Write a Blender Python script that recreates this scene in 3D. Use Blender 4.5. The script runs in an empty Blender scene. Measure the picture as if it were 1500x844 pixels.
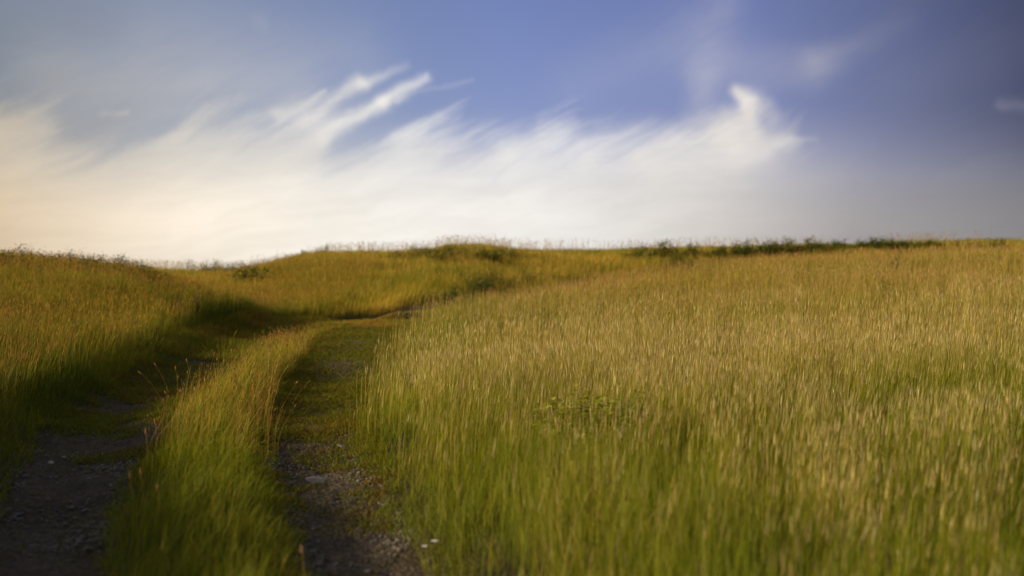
import bpy, math, random
import numpy as np

rng = np.random.default_rng(7)
random.seed(7)
sc = bpy.context.scene
COL = sc.collection
R = math.radians
FPX = 1875.0          # focal length of the lens in pixels of the 1500 px wide photograph
EYE = 1.6
EXPO = 0.92

# ------------------------------------------------------------------ noise
def _hash(ix, iy, seed):
    h = (ix.astype(np.int64) * 374761393 + iy.astype(np.int64) * 668265263 + seed * 1442695041) & 0xFFFFFFFF
    h = ((h ^ (h >> 13)) * 1274126177) & 0xFFFFFFFF
    h = (h ^ (h >> 16)) & 0xFFFFFF
    return h / float(0xFFFFFF)

def vnoise(x, y, scale=1.0, seed=0, octaves=3):
    """smooth value noise, about -1..1, feature size = scale metres"""
    x = np.asarray(x, float) / scale
    y = np.asarray(y, float) / scale
    out = 0.0; amp = 1.0; tot = 0.0
    for o in range(octaves):
        fx = np.floor(x); fy = np.floor(y)
        tx = x - fx; ty = y - fy
        tx = tx * tx * (3 - 2 * tx); ty = ty * ty * (3 - 2 * ty)
        a = _hash(fx, fy, seed + o); b = _hash(fx + 1, fy, seed + o)
        c = _hash(fx, fy + 1, seed + o); d = _hash(fx + 1, fy + 1, seed + o)
        out = out + amp * ((a * (1 - tx) + b * tx) * (1 - ty) + (c * (1 - tx) + d * tx) * ty)
        tot += amp; amp *= 0.5
        x = x * 2.03 + 11.3; y = y * 2.03 + 5.7
    return (out / tot - 0.5) * 2

def sstep(a, b, x):
    t = np.clip((np.asarray(x, float) - a) / (b - a), 0, 1)
    return t * t * (3 - 2 * t)

# ------------------------------------------------------------------ the land
RY = np.array([-30, 0, 4, 6.3, 9.0, 11.8, 17.2, 22, 25, 27.5, 30, 32.5, 35, 37.5, 40])
RX = np.array([2.5, .35, -.20, -.66, -1.33, -1.88, -2.30, -2.65, -2.80, -2.6, -1.7, 0.2, 3.0, 7.0, 13.])
LX = np.array([.75, -1.40, -2.05, -2.42, -3.10, -3.68, -4.20, -4.5, -4.6, -4.5, -4.0, -2.6, 0.2, 4.0, 9.5])
def _smooth_curve(ys, xs):
    yy = np.linspace(-30, 40, 1401)
    v = np.interp(yy, ys, xs)
    k = np.hanning(61); k /= k.sum()
    p = np.pad(v, 30, mode='edge')
    s = np.convolve(p, k, mode='valid')
    return yy, s
_yy, _rs = _smooth_curve(RY, RX)
_, _ls = _smooth_curve(RY, LX)
def Rx(y): return np.interp(y, _yy, _rs)
def Lx(y): return np.interp(y, _yy, _ls)
def half_w(y): return np.interp(y, [0, 6, 9, 12, 18, 26], [.27, .28, .33, .43, .60, .72])

def height(x, y):
    x = np.asarray(x, float); y = np.asarray(y, float)
    yc = np.clip(y, -40, 400)
    base = 0.03 * np.clip(yc, -40, 28)
    base = base + 0.012 * np.clip(yc - 28, 0, 60)
    # meadow mound on the right of the tracks
    dr = x - Rx(np.clip(yc, -30, 39.5)) - 0.55
    a = 1.06 * sstep(9, 34, yc) + 0.25 * sstep(3, 12, yc)
    rise_r = a * 1.06 * (1 - np.exp(-np.clip(dr, 0, 60) / 6.0)) * (.35 + .65 * sstep(0, 5.5, dr)) * (1 - sstep(37, 48, yc) * .75)
    # grassy bank on the left
    dl = Lx(np.clip(yc, -30, 27)) - 0.45 - .50 * np.clip(yc - 28, 0, 30) - x
    al = np.interp(yc, [-10, 2, 7.5, 12, 18, 24, 34, 40, 50, 400], [1.5, 1.52, 1.30, .80, .60, .86, 1.20, 1.10, .2, 0])  # near stretch, out of view, is raised to darken the lower left
    wl = np.interp(yc, [0, 7, 15, 30], [1.7, 1.9, 2.7, 2.6])
    rise_l = al * (1 - np.exp(-np.clip(dl, 0, 60) / wl))
    rise_l = rise_l * sstep(0, 0.5, dl)
    rise_l = rise_l + (.15 * vnoise(x, y, 1.7, 71, 2) + .10 * vnoise(x, y, 3.5, 73, 1)) * sstep(.2, 1.4, dl) * (1 - sstep(30, 40, yc)) * sstep(6, 11, yc)
    # hill behind; its foot follows the bend of the tracks
    foot = np.interp(x, [-40, -4, -2, 0, 3, 8, 14, 60], [30, 29.6, 31.0, 33.2, 36.2, 39.2, 41, 43])
    crest = sstep(0, 1, (yc - foot) / (53 - foot)) * (1 - sstep(56, 110, yc))
    crest = .35 * crest + .65 * np.clip(crest, 0, 1) ** .8
    side = sstep(-10.6, -7.6, x)
    hill = crest * (1.66 * side + .80 * (1 - side)) + crest * np.interp(x, [-5, 4, 12, 30], [0, .05, .34, .42])
    scarp = .20 * sstep(0, .5, yc - foot + .2) * sstep(-3.6, -2.6, x) * (1 - sstep(-1.5, .2, x))
    hill = hill + scarp
    z = base + np.maximum(rise_r, 0) * 1 + rise_l
    hillz = base + hill
    w = sstep(29, 40, yc)
    z = np.maximum(z, base + hill * (yc > 29)) * (1 - w) + np.maximum(hillz, z * (1 - .9 * sstep(44, 52, yc))) * w
    # wheel ruts pressed into the soil
    near = 1 - sstep(33, 38, yc)
    hw = half_w(yc)
    for c in (Rx(yc), Lx(yc)):
        t = (x - c) / (hw * 1.25)
        z = z - 0.085 * np.exp(-(t ** 2) * 1.5) * near
    lump = 0.07 * vnoise(x, y, 1.6, 3, 3) + 0.20 * vnoise(x, y, 6.0, 9, 3) * sstep(8, 22, yc) * (1 - .7 * sstep(-2, 0, x) * (1 - sstep(30, 38, yc)))
    z = z + lump
    far = sstep(110, 500, np.hypot(x, y))
    return z * (1 - far) + far * (-2.0 + 1.5 * vnoise(x, y, 300., 5, 2))

# ------------------------------------------------------------------ mesh helpers
def new_mesh(name, verts, tris=None, quads=None, mat=None, colour=None, smooth=False, parent=None, link=True):
    me = bpy.data.meshes.new(name)
    verts = np.asarray(verts, np.float32).reshape(-1, 3)
    loops = []; starts = []; tot = 0
    parts = []
    if quads is not None and len(quads): parts.append((np.asarray(quads, np.int32).reshape(-1, 4), 4))
    if tris is not None and len(tris): parts.append((np.asarray(tris, np.int32).reshape(-1, 3), 3))
    nf = sum(len(p) for p, _ in parts)
    me.vertices.add(len(verts)); me.vertices.foreach_set('co', verts.ravel())
    for p, n in parts:
        loops.append(p.ravel()); starts.append(tot + np.arange(len(p)) * n); tot += p.size
    me.loops.add(tot); me.loops.foreach_set('vertex_index', np.concatenate(loops).astype(np.int32))
    me.polygons.add(nf); me.polygons.foreach_set('loop_start', np.concatenate(starts).astype(np.int32))
    me.update(calc_edges=True)
    if colour is not None:
        at = me.color_attributes.new('tint', 'FLOAT_COLOR', 'POINT')
        c = np.ones((len(verts), 4), np.float32); c[:, :3] = colour
        at.data.foreach_set('color', c.ravel())
    if smooth:
        me.polygons.foreach_set('use_smooth', np.ones(nf, bool))
    me.validate()
    if mat: me.materials.append(mat)
    o = bpy.data.objects.new(name, me)
    if link: COL.objects.link(o)
    if parent: o.parent = parent
    return o

def tag(o, label=None, cat=None, group=None, kind=None):
    if label: o['label'] = label
    if cat: o['category'] = cat
    if group: o['group'] = group
    if kind: o['kind'] = kind
    return o

def empty(name, loc):
    o = bpy.data.objects.new(name, None); COL.objects.link(o)
    o.location = loc; o.empty_display_size = .1
    return o

def X_at(px, y): return (px - 750) / FPX * y
def on_ground(px, y, dz=0.0):
    x = X_at(px, y); return (float(x), float(y), float(height(x, y)) + dz)

# ------------------------------------------------------------------ materials
def nt(mat):
    mat.use_nodes = True
    t = mat.node_tree; t.nodes.clear()
    return t, t.nodes, t.links

def mat_plant(name, trans=0.35, rough=0.55, spec=0.25):
    m = bpy.data.materials.new(name); t, N, L = nt(m)
    out = N.new('ShaderNodeOutputMaterial')
    at = N.new('ShaderNodeAttribute'); at.attribute_name = 'tint'
    p = N.new('ShaderNodeBsdfPrincipled'); p.inputs['Roughness'].default_value = rough
    p.inputs['Specular IOR Level'].default_value = spec
    tr = N.new('ShaderNodeBsdfTranslucent')
    tint = N.new('ShaderNodeMix'); tint.data_type = 'RGBA'; tint.blend_type = 'MULTIPLY'
    tint.inputs[0].default_value = 1.0; tint.inputs[7].default_value = (1.15, 1.1, .55, 1)
    mx = N.new('ShaderNodeMixShader'); mx.inputs[0].default_value = trans
    L.new(at.outputs['Color'], p.inputs['Base Color'])
    L.new(at.outputs['Color'], tint.inputs[6]); L.new(tint.outputs[2], tr.inputs['Color'])
    L.new(p.outputs[0], mx.inputs[1]); L.new(tr.outputs[0], mx.inputs[2]); L.new(mx.outputs[0], out.inputs[0])
    return m

def mat_soil(name, c1, c2, c3, scale=3.0, bump=.6):
    m = bpy.data.materials.new(name); t, N, L = nt(m)
    out = N.new('ShaderNodeOutputMaterial'); p = N.new('ShaderNodeBsdfPrincipled')
    p.inputs['Roughness'].default_value = .95; p.inputs['Specular IOR Level'].default_value = .15
    tc = N.new('ShaderNodeTexCoord')
    n1 = N.new('ShaderNodeTexNoise'); n1.inputs['Scale'].default_value = scale; n1.inputs['Detail'].default_value = 8; n1.inputs['Roughness'].default_value = .65
    n2 = N.new('ShaderNodeTexNoise'); n2.inputs['Scale'].default_value = scale * 14; n2.inputs['Detail'].default_value = 6; n2.inputs['Roughness'].default_value = .7
    vo = N.new('ShaderNodeTexVoronoi'); vo.inputs['Scale'].default_value = scale * 22
    for n in (n1, n2, vo): L.new(tc.outputs['Object'], n.inputs['Vector'])
    r = N.new('ShaderNodeValToRGB'); e = r.color_ramp.elements
    e[0].position = .34; e[0].color = (*c1, 1); e[1].position = .66; e[1].color = (*c3, 1)
    k = e.new(.5); k.color = (*c2, 1)
    L.new(n1.outputs['Fac'], r.inputs[0])
    r2 = N.new('ShaderNodeValToRGB'); r2.color_ramp.elements[0].position = .3; r2.color_ramp.elements[1].position = .75
    r2.color_ramp.elements[0].color = (.45, .45, .45, 1); r2.color_ramp.elements[1].color = (1.5, 1.45, 1.4, 1)
    L.new(n2.outputs['Fac'], r2.inputs[0])
    mx = N.new('ShaderNodeMix'); mx.data_type = 'RGBA'; mx.blend_type = 'MULTIPLY'; mx.inputs[0].default_value = 1
    L.new(r.outputs[0], mx.inputs[6]); L.new(r2.outputs[0], mx.inputs[7]); L.new(mx.outputs[2], p.inputs['Base Color'])
    ad = N.new('ShaderNodeMath'); ad.operation = 'ADD'; L.new(n2.outputs['Fac'], ad.inputs[0]); L.new(vo.outputs['Distance'], ad.inputs[1])
    b = N.new('ShaderNodeBump'); b.inputs['Strength'].default_value = bump; b.inputs['Distance'].default_value = .04
    L.new(ad.outputs[0], b.inputs['Height']); L.new(b.outputs[0], p.inputs['Normal'])
    L.new(p.outputs[0], out.inputs[0])
    return m

def mat_stone(name, c, rough=.8, vary=.35):
    m = bpy.data.materials.new(name); t, N, L = nt(m)
    out = N.new('ShaderNodeOutputMaterial'); p = N.new('ShaderNodeBsdfPrincipled'); p.inputs['Roughness'].default_value = rough
    tc = N.new('ShaderNodeTexCoord'); n = N.new('ShaderNodeTexNoise'); n.inputs['Scale'].default_value = 25; n.inputs['Detail'].default_value = 6
    L.new(tc.outputs['Object'], n.inputs['Vector'])
    r = N.new('ShaderNodeValToRGB'); e = r.color_ramp.elements
    e[0].position = .3; e[1].position = .7
    e[0].color = tuple(v * (1 - vary) for v in c) + (1,); e[1].color = tuple(min(1, v * (1 + vary)) for v in c) + (1,)
    L.new(n.outputs['Fac'], r.inputs[0]); L.new(r.outputs[0], p.inputs['Base Color'])
    b = N.new('ShaderNodeBump'); b.inputs['Strength'].default_value = .4; b.inputs['Distance'].default_value = .004
    L.new(n.outputs['Fac'], b.inputs['Height']); L.new(b.outputs[0], p.inputs['Normal'])
    L.new(p.outputs[0], out.inputs[0])
    return m

M_GRASS = mat_plant('grass_blade', .45, .65, .10)
M_LEAF = mat_plant('leaf', .3, .5, .3)
M_SOIL = mat_soil('meadow_soil', (.026, .017, .008), (.038, .027, .011), (.040, .040, .012), 1.2)
M_TRACK = mat_soil('track_soil', (.034, .024, .017), (.062, .044, .030), (.048, .042, .018), 1.6, .9)
M_GRAVEL = mat_stone('gravel_stone', (.066, .052, .041), .9, .5)
M_PALE = mat_stone('pale_stone', (.15, .135, .11))
M_ROSE = mat_stone('rosy_rock', (.10, .075, .062))
M_PETAL = mat_stone('white_petal', (.72, .70, .64), .6, .1)

# ------------------------------------------------------------------ ground sheet
def axis(lo, hi, fine_lo, fine_hi, step, grow):
    a = list(np.arange(fine_lo, fine_hi + 1e-6, step))
    s = step; v = a[-1]
    while v < hi: s *= grow; v += s; a.append(v)
    s = step; v = a[0]; pre = []
    while v > lo: s *= grow; v -= s; pre.append(v)
    return np.array(pre[::-1] + a)
gx = axis(-4000, 4000, -9, 6, .13, 1.06)
gy = axis(-4000, 4000, 2, 34, .13, 1.05)
GX, GY = np.meshgrid(gx, gy)
GZ = height(GX, GY)
nx, ny = len(gx), len(gy)
idx = np.arange(nx * ny).reshape(ny, nx)
q = np.stack([idx[:-1, :-1], idx[:-1, 1:], idx[1:, 1:], idx[1:, :-1]], -1).reshape(-1, 4)
g = new_mesh('ground', np.stack([GX, GY, GZ], -1), quads=q, mat=M_SOIL, smooth=True)
tag(g, 'rolling soil of the meadow under the grass', kind='structure')

# wheel tracks
def track(name, fx, y0, y1, label, seed):
    ys = np.arange(y0, y1, .035); ss = np.linspace(-1, 1, 45)
    S, Y = np.meshgrid(ss, ys)
    hw = (1.35 if fx is Lx else 1.0) * half_w(Y) * (1.12 + .16 * vnoise(Y, Y * 0 + np.sign(S) * 3, .7, seed, 3))
    X = fx(Y) + S * hw
    Z = height(X, Y)
    edge = np.abs(S) ** 3
    b = .035 * np.abs(vnoise(X, Y, .22, seed + 4, 4)) + .018 * vnoise(X, Y, .07, seed + 5, 3) + .03 * vnoise(X, Y, .55, seed + 8, 2)
    Z = Z + .018 + b * (1 - edge) - .06 * edge
    end = sstep(0, .6, Y - y0) * sstep(0, 1.5, y1 - Y)
    Z = Z - .08 * (1 - end)
    n, m = S.shape; idx = np.arange(n * m).reshape(n, m)
    q = np.stack([idx[:-1, :-1], idx[:-1, 1:], idx[1:, 1:], idx[1:, :-1]], -1).reshape(-1, 4)
    o = new_mesh(name, np.stack([X, Y, Z], -1), quads=q, mat=M_TRACK, smooth=True)
    return tag(o, label, kind='structure')
track('dirt_path', Rx, 2.0, 27.5, 'dirt wheel track beside the tall meadow grass', 21)
track('dirt_path', Lx, 2.0, 20.5, 'dirt wheel track in the shade of the bank', 31)

# ------------------------------------------------------------------ grass
GREEN = np.array([.095, .118, .005]); DEEP = np.array([.034, .050, .004]); LIME = np.array([.192, .190, .010])
STRAW = np.array([.31, .225, .050]); TAN = np.array([.38, .305, .135]); RUST = np.array([.22, .105, .025]); OCHRE = np.array([.25, .160, .018])

def blades(base, h, w, lean_dir, lean, c_root, c_tip, face=None, levels=(0, .35, .7)):
    """flat tapering blades; returns verts, quads, tris, colours"""
    n = len(base)
    th = rng.uniform(0, 2 * np.pi, n) if face is None else face
    sx = np.cos(th)[:, None]; sy = np.sin(th)[:, None]
    lv = np.array(levels)[None, :]
    taper = np.array([.8, 1.0, .75])[None, :] if len(levels) == 3 else np.linspace(1, .7, len(levels))[None, :]
    bend = lean[:, None] * h[:, None] * lv ** 1.8
    cx = base[:, 0:1] + np.cos(lean_dir)[:, None] * bend
    cy = base[:, 1:2] + np.sin(lean_dir)[:, None] * bend
    cz = base[:, 2:3] + h[:, None] * lv * (1 - .25 * lean[:, None] * lv)
    ww = w[:, None] * taper * .5
    Lv = np.stack([cx - sx * ww, cy - sy * ww, cz], -1); Rv = np.stack([cx + sx * ww, cy + sy * ww, cz], -1)
    k = len(levels)
    bt = lean * h
    tip = np.stack([base[:, 0] + np.cos(lean_dir) * bt, base[:, 1] + np.sin(lean_dir) * bt, base[:, 2] + h * (1 - .25 * lean)], -1)
    V = np.empty((n, 2 * k + 1, 3), np.float32)
    V[:, 0:2 * k:2] = Lv; V[:, 1:2 * k:2] = Rv; V[:, 2 * k] = tip
    off = (np.arange(n) * (2 * k + 1))[:, None]
    Q = np.concatenate([off + np.array([[2 * i, 2 * i + 1, 2 * i + 3, 2 * i + 2]]) for i in range(k - 1)], 0)
    T = off + np.array([[2 * k - 2, 2 * k - 1, 2 * k]])
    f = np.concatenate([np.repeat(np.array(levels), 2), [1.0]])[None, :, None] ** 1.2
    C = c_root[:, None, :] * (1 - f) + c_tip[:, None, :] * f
    return V.reshape(-1, 3), Q, T, C.reshape(-1, 3)

def stalks(base, h, w, lean_dir, lean, c_stem, c_head, head_len, head_w):
    """thin stem carrying a narrow spindle of seed"""
    n = len(base)
    th = rng.uniform(0, 2 * np.pi, n)
    def at(f):
        b = lean * h * f ** 1.8
        return np.stack([base[:, 0] + np.cos(lean_dir) * b, base[:, 1] + np.sin(lean_dir) * b, base[:, 2] + h * f * (1 - .25 * lean * f)], -1)
    s = np.stack([np.cos(th), np.sin(th), np.zeros(n)], -1) * (w[:, None] * .5)
    hf = 1 - head_len / h
    P0, P1, P2, P3 = at(0), at(hf * .5), at(hf), at(np.ones(n))
    M = P2 * .55 + P3 * .45
    M2 = P2 * .85 + P3 * .15
    V = np.empty((n, 14, 3), np.float32)
    V[:, 0] = P0 - s; V[:, 1] = P0 + s; V[:, 2] = P1 - s; V[:, 3] = P1 + s; V[:, 4] = P2 - s * .7; V[:, 5] = P2 + s * .7
    V[:, 6] = P2
    for i in range(3):
        a = th + i * 2 * np.pi / 3
        d = np.stack([np.cos(a), np.sin(a), np.zeros(n)], -1)
        V[:, 7 + i] = M2 + d * (head_w[:, None] * .42)
        V[:, 10 + i] = M + d * (head_w[:, None] * .5)
    V[:, 13] = P3
    off = (np.arange(n) * 14)[:, None]
    Q = np.concatenate([off + np.array([[0, 1, 3, 2]]), off + np.array([[2, 3, 5, 4]])] +
                       [off + np.array([[7 + i, 7 + (i + 1) % 3, 10 + (i + 1) % 3, 10 + i]]) for i in range(3)], 0)
    T = np.concatenate([off + np.array([[6, 7 + (i + 1) % 3, 7 + i]]) for i in range(3)] + [off + np.array([[10 + i, 10 + (i + 1) % 3, 13]]) for i in range(3)], 0)
    C = np.empty((n, 14, 3)); C[:, 0:6] = c_stem[:, None, :]; C[:, 6:] = c_head[:, None, :]
    C[:, 0:2] *= .6 + .4 * np.array([.8, 1, .7])
    return V.reshape(-1, 3), Q, T, C.reshape(-1, 3)

class Field:
    def __init__(s): s.V = []; s.Q = []; s.T = []; s.C = []; s.n = 0
    def add(s, V, Q, T, C):
        s.V.append(V.astype(np.float32)); s.Q.append(Q + s.n); s.T.append(T + s.n); s.C.append(C.astype(np.float32)); s.n += len(V)
    def build(s, name, mat):
        return new_mesh(name, np.concatenate(s.V), np.concatenate(s.T), np.concatenate(s.Q), mat, np.concatenate(s.C))

def scatter(y0, y1, dens, cond, margin=1.6, xr=None, mult=1.0):
    """points on the ground inside the wide view wedge; dens(y) per square metre"""
    out = []
    step = .5 if y1 < 40 else 1.0
    for y in np.arange(y0, y1, step):
        if xr: a, b = xr
        else: a, b = -.42 * (y + step) - margin, .42 * (y + step) + margin
        n = rng.poisson(dens(y + step / 2) * mult * (b - a) * step)
        x = rng.uniform(a, b, n); yy = rng.uniform(y, y + step, n)
        k = cond(x, yy)
        out.append(np.stack([x[k], yy[k]], -1))
    P = np.concatenate(out)
    z = height(P[:, 0], P[:, 1]) - .01
    return np.column_stack([P, z])

def mixc(a, b, t): return a[None, :] * (1 - t[:, None]) + b[None, :] * t[:, None]
def jit(c, s=.18):
    return np.clip(c * (1 + rng.normal(0, s, (len(c), 1))) * (1 + rng.normal(0, .05, c.shape)), .004, .9)

def rut_dist(x, y):
    hw = half_w(y)
    near = 1 - sstep(25.5, 28.5, y)
    d = np.minimum(np.abs(x - Rx(y)) / hw, np.abs(x - Lx(y)) / (hw * 1.35) + 10 * sstep(18.5, 20.5, y + .4 * vnoise(x, y, .6, 90, 2)))
    return d + (1 - near) * 10
def edge_noise(x, y): return .20 * vnoise(x, y, .35, 77, 2) + .34 * vnoise(x, y, 1.3, 78, 2)
def clear(x, y): return rut_dist(x, y) > 1.0 + edge_noise(x, y)

def wscale(y): return np.maximum(1, (y / 12.0)) ** .6
def dens_base(y): return 3000 * min(1.0, (12.0 / y) ** 1.25)

def side_right(x, y): return x > Rx(np.minimum(y, 39)) + half_w(y) * .7
def side_left(x, y): return (x < Lx(np.minimum(y, 39)) - half_w(y) * .7) & ((y < 29) | (x < -4.5))

def wind(P, amt=.25):
    d = np.pi * 0.15 + vnoise(P[:, 0], P[:, 1], 2.2, 41, 2) * 2.6 + rng.normal(0, .9, len(P))
    l = np.abs(rng.normal(amt, amt * .7, len(P))) + .03
    return d, np.clip(l, 0, 1.1)

def foot_(x): return np.interp(x, [-40, -4, -2, 0, 3, 8, 14, 60], [30, 29.6, 31.0, 33.2, 36.2, 39.2, 41, 43])
# --- meadow to the right of the tracks
def grow_meadow():
    F = Field()
    c = lambda x, y: side_right(x, y) & clear(x, y)
    P = scatter(3.6, 41, dens_base, c, mult=.66)
    gap = vnoise(P[:, 0], P[:, 1], .17, 23, 2)
    de = P[:, 0] - Rx(np.minimum(P[:, 1], 39)) - half_w(P[:, 1])
    P = P[rng.random(len(P)) < np.clip(.58 + 1.7 * gap + .5 * (1 - sstep(.8, 1.6, de)), .05, 1)]
    x, y = P[:, 0], P[:, 1]
    d = np.clip((x - Rx(np.minimum(y, 39)) - half_w(y)), 0, 30)
    lush = vnoise(x, y, 1.3, 12, 3); big = vnoise(x, y, 5., 15, 2)
    clump = vnoise(x, y, .28, 19, 2)
    hgt = (.09 + .38 * sstep(-.05, 1.0, d)) * (1 + .24 * vnoise(x, y, .8, 18, 2) + .20 * vnoise(x, y, 2.6, 17, 2) + .22 * clump) * rng.uniform(.5, 1.15, len(P))
    ld, ll = wind(P, .20)
    # blades near the track flop out towards it
    ef = 1 - sstep(0, .5, d)
    k = rng.random(len(P)) < ef * .6
    ld[k] = np.pi + rng.normal(0, .6, k.sum()); ll[k] += .35
    dry = np.clip(.04 + .35 * lush + .45 * big + .35 * clump + .46 * sstep(8.5, 15, y) * sstep(.3, 2, d) - .25 * ef, 0, .9)
    isdry = rng.random(len(P)) < dry * .62
    tip = mixc(GREEN, LIME, np.clip(.55 + .6 * lush + .5 * big + .4 * clump + rng.normal(0, .22, len(P)), 0, 1))
    tip[isdry] = mixc(STRAW, TAN, rng.random(isdry.sum()))
    far = (isdry & (rng.random(len(P)) < .75 * sstep(15, 30, y)))
    tip[far] = OCHRE * 1.35
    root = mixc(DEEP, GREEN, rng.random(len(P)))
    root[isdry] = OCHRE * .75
    w = .0034 * wscale(y) * rng.uniform(.6, 1.4, len(P))
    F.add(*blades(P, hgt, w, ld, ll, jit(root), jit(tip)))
    # flowering stalks
    P = scatter(3.9, 41, dens_base, lambda x, y: side_right(x, y) & clear(x, y) & (rng.random(len(x)) < .12 + .88 * sstep(.1, 1.0, x - Rx(np.minimum(y, 39)) - half_w(y) + .35 * vnoise(x, y, 1., 5, 2))), mult=.42)
    x, y = P[:, 0], P[:, 1]
    pale = rng.random(len(P)) < .18
    keep = rng.random(len(P)) < (.35 + .65 * sstep(-.3, .2, vnoise(x, y, .17, 23, 2))) * np.clip(.62 + .7 * vnoise(x, y, 1.8, 52, 2) + .6 * vnoise(x, y, .28, 53, 2) - .36 * (1 - sstep(6, 11, y)) - .08, .05, 1)
    P = P[keep]; x, y = P[:, 0], P[:, 1]; pale = pale[keep] & (y < 20)
    hgt = .56 * (1 + .22 * vnoise(x, y, 1.2, 18, 3)) * rng.uniform(.6, 1.22, len(P))
    ld, ll = wind(P, .06)
    rust = np.clip(.08 + .40 * vnoise(x, y, 3., 61, 3) + .58 * sstep(14, 28, y), 0, .8)
    head = mixc(TAN, RUST * 1.35, np.clip(rust + rng.normal(0, .18, len(P)), 0, 1))
    head[pale] = np.array([.52, .44, .22])
    stem = mixc(LIME * .95, STRAW, np.clip(.25 + .5 * sstep(8, 18, y) + .4 * vnoise(x, y, 2., 63, 2) + rng.normal(0, .25, len(P)), 0, 1))
    ws = wscale(y)
    F.add(*stalks(P, hgt, .0023 * ws * rng.uniform(.8, 1.3, len(P)), ld, ll, jit(stem), jit(head, .22), rng.uniform(.07, .13, len(P)), .0033 * ws * rng.uniform(.6, 1.4, len(P))))
    o = F.build('meadow_grass', M_GRASS)
    tag(o, 'tall straw and green meadow grass with seed heads right of the tracks', 'meadow grass', kind='stuff')
grow_meadow()

# --- bank to the left of the tracks
def grow_bank():
    F = Field()
    c = lambda x, y: side_left(x, y) & clear(x, y)
    P = scatter(3.2, 44, dens_base, c, mult=.62, margin=2.6)
    # the bank outside the frame on the left (it throws the shade on the ruts)
    x, y = P[:, 0], P[:, 1]
    d = np.clip(Lx(np.minimum(y, 39)) - half_w(y) - x, 0, 30)
    lush = vnoise(x, y, 1.5, 112, 3); big = vnoise(x, y, 5., 115, 2)
    hgt = (.09 + .36 * sstep(-.05, 1.1, d)) * (1 + .24 * vnoise(x, y, .8, 118, 2) + .2 * vnoise(x, y, .3, 119, 2)) * rng.uniform(.55, 1.12, len(P))
    ld, ll = wind(P, .24)
    ef = 1 - sstep(0, .6, d); k = rng.random(len(P)) < ef * .6
    ld[k] = rng.normal(0, .6, k.sum()); ll[k] += .35
    dry = np.clip(.25 + .3 * lush + .3 * big - .2 * ef + .35 * sstep(14, 24, y) * sstep(.8, 3, d), 0, .9)
    isdry = rng.random(len(P)) < dry * .5
    tip = mixc(GREEN, LIME, np.clip(.70 + .5 * lush + rng.normal(0, .2, len(P)), 0, 1))
    pg = (rng.random(len(P)) < sstep(.05, .35, vnoise(x, y, 2.4, 131, 3)) * .85) & ~isdry
    tip[pg] = mixc(DEEP * 1.3, GREEN * .8, rng.random(pg.sum()))
    isdry &= rng.random(len(P)) > .6 * sstep(.05, .35, vnoise(x, y, 2.4, 131, 3))
    tip[isdry] = mixc(STRAW, OCHRE * 1.3, rng.random(isdry.sum()))
    root = mixc(DEEP, GREEN, rng.random(len(P))); root[isdry] = OCHRE * .7
    w = .0036 * wscale(y) * rng.uniform(.6, 1.4, len(P))
    F.add(*blades(P, hgt, w, ld, ll, jit(root), jit(tip)))
    P = scatter(5, 44, dens_base, lambda x, y: c(x, y) & (x < Lx(np.minimum(y, 39)) - half_w(y) - .5) & (rng.random(len(x)) < .4 + .6 * sstep(13, 20, y)), mult=.28, margin=2.4)
    x, y = P[:, 0], P[:, 1]
    keep = rng.random(len(P)) < np.clip(.6 + .7 * vnoise(x, y, 2.2, 152, 2), .1, 1)
    P = P[keep]; x, y = P[:, 0], P[:, 1]
    hgt = .56 * rng.uniform(.72, 1.15, len(P)); ld, ll = wind(P, .14)
    head = mixc(OCHRE * 1.35, RUST * 1.2, np.clip(.42 + .5 * vnoise(x, y, 3., 161, 2) + rng.normal(0, .2, len(P)), 0, 1))
    stem = mixc(LIME * .8, STRAW * .8, rng.random(len(P)))
    ws = wscale(y)
    F.add(*stalks(P, hgt, .0023 * ws, ld, ll, jit(stem), jit(head, .22), rng.uniform(.06, .11, len(P)), .0042 * ws * rng.uniform(.6, 1.4, len(P))))
    o = F.build('bank_grass', M_GRASS)
    tag(o, 'green and rusty grass covering the bank left of the tracks', 'bank grass', kind='stuff')
    # coarse cover of the bank beside and behind the viewer
    F = Field()
    P = scatter(-8, 9, lambda y: 420, lambda x, y: c(x, y) & (x < -.42 * np.maximum(y, 0) - 2.4), xr=(-11, -1.5))
    n = len(P); ld, ll = wind(P, .24)
    F.add(*blades(P, .5 * rng.uniform(.6, 1.2, n), np.full(n, .010), ld, ll, jit(mixc(DEEP, GREEN, rng.random(n))), jit(mixc(GREEN, STRAW * .7, rng.random(n)))))
    o = F.build('verge_grass', M_GRASS)
    tag(o, 'rough grass on the bank beside the viewer, just beyond the left edge', 'verge grass', kind='stuff')
grow_bank()

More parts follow.
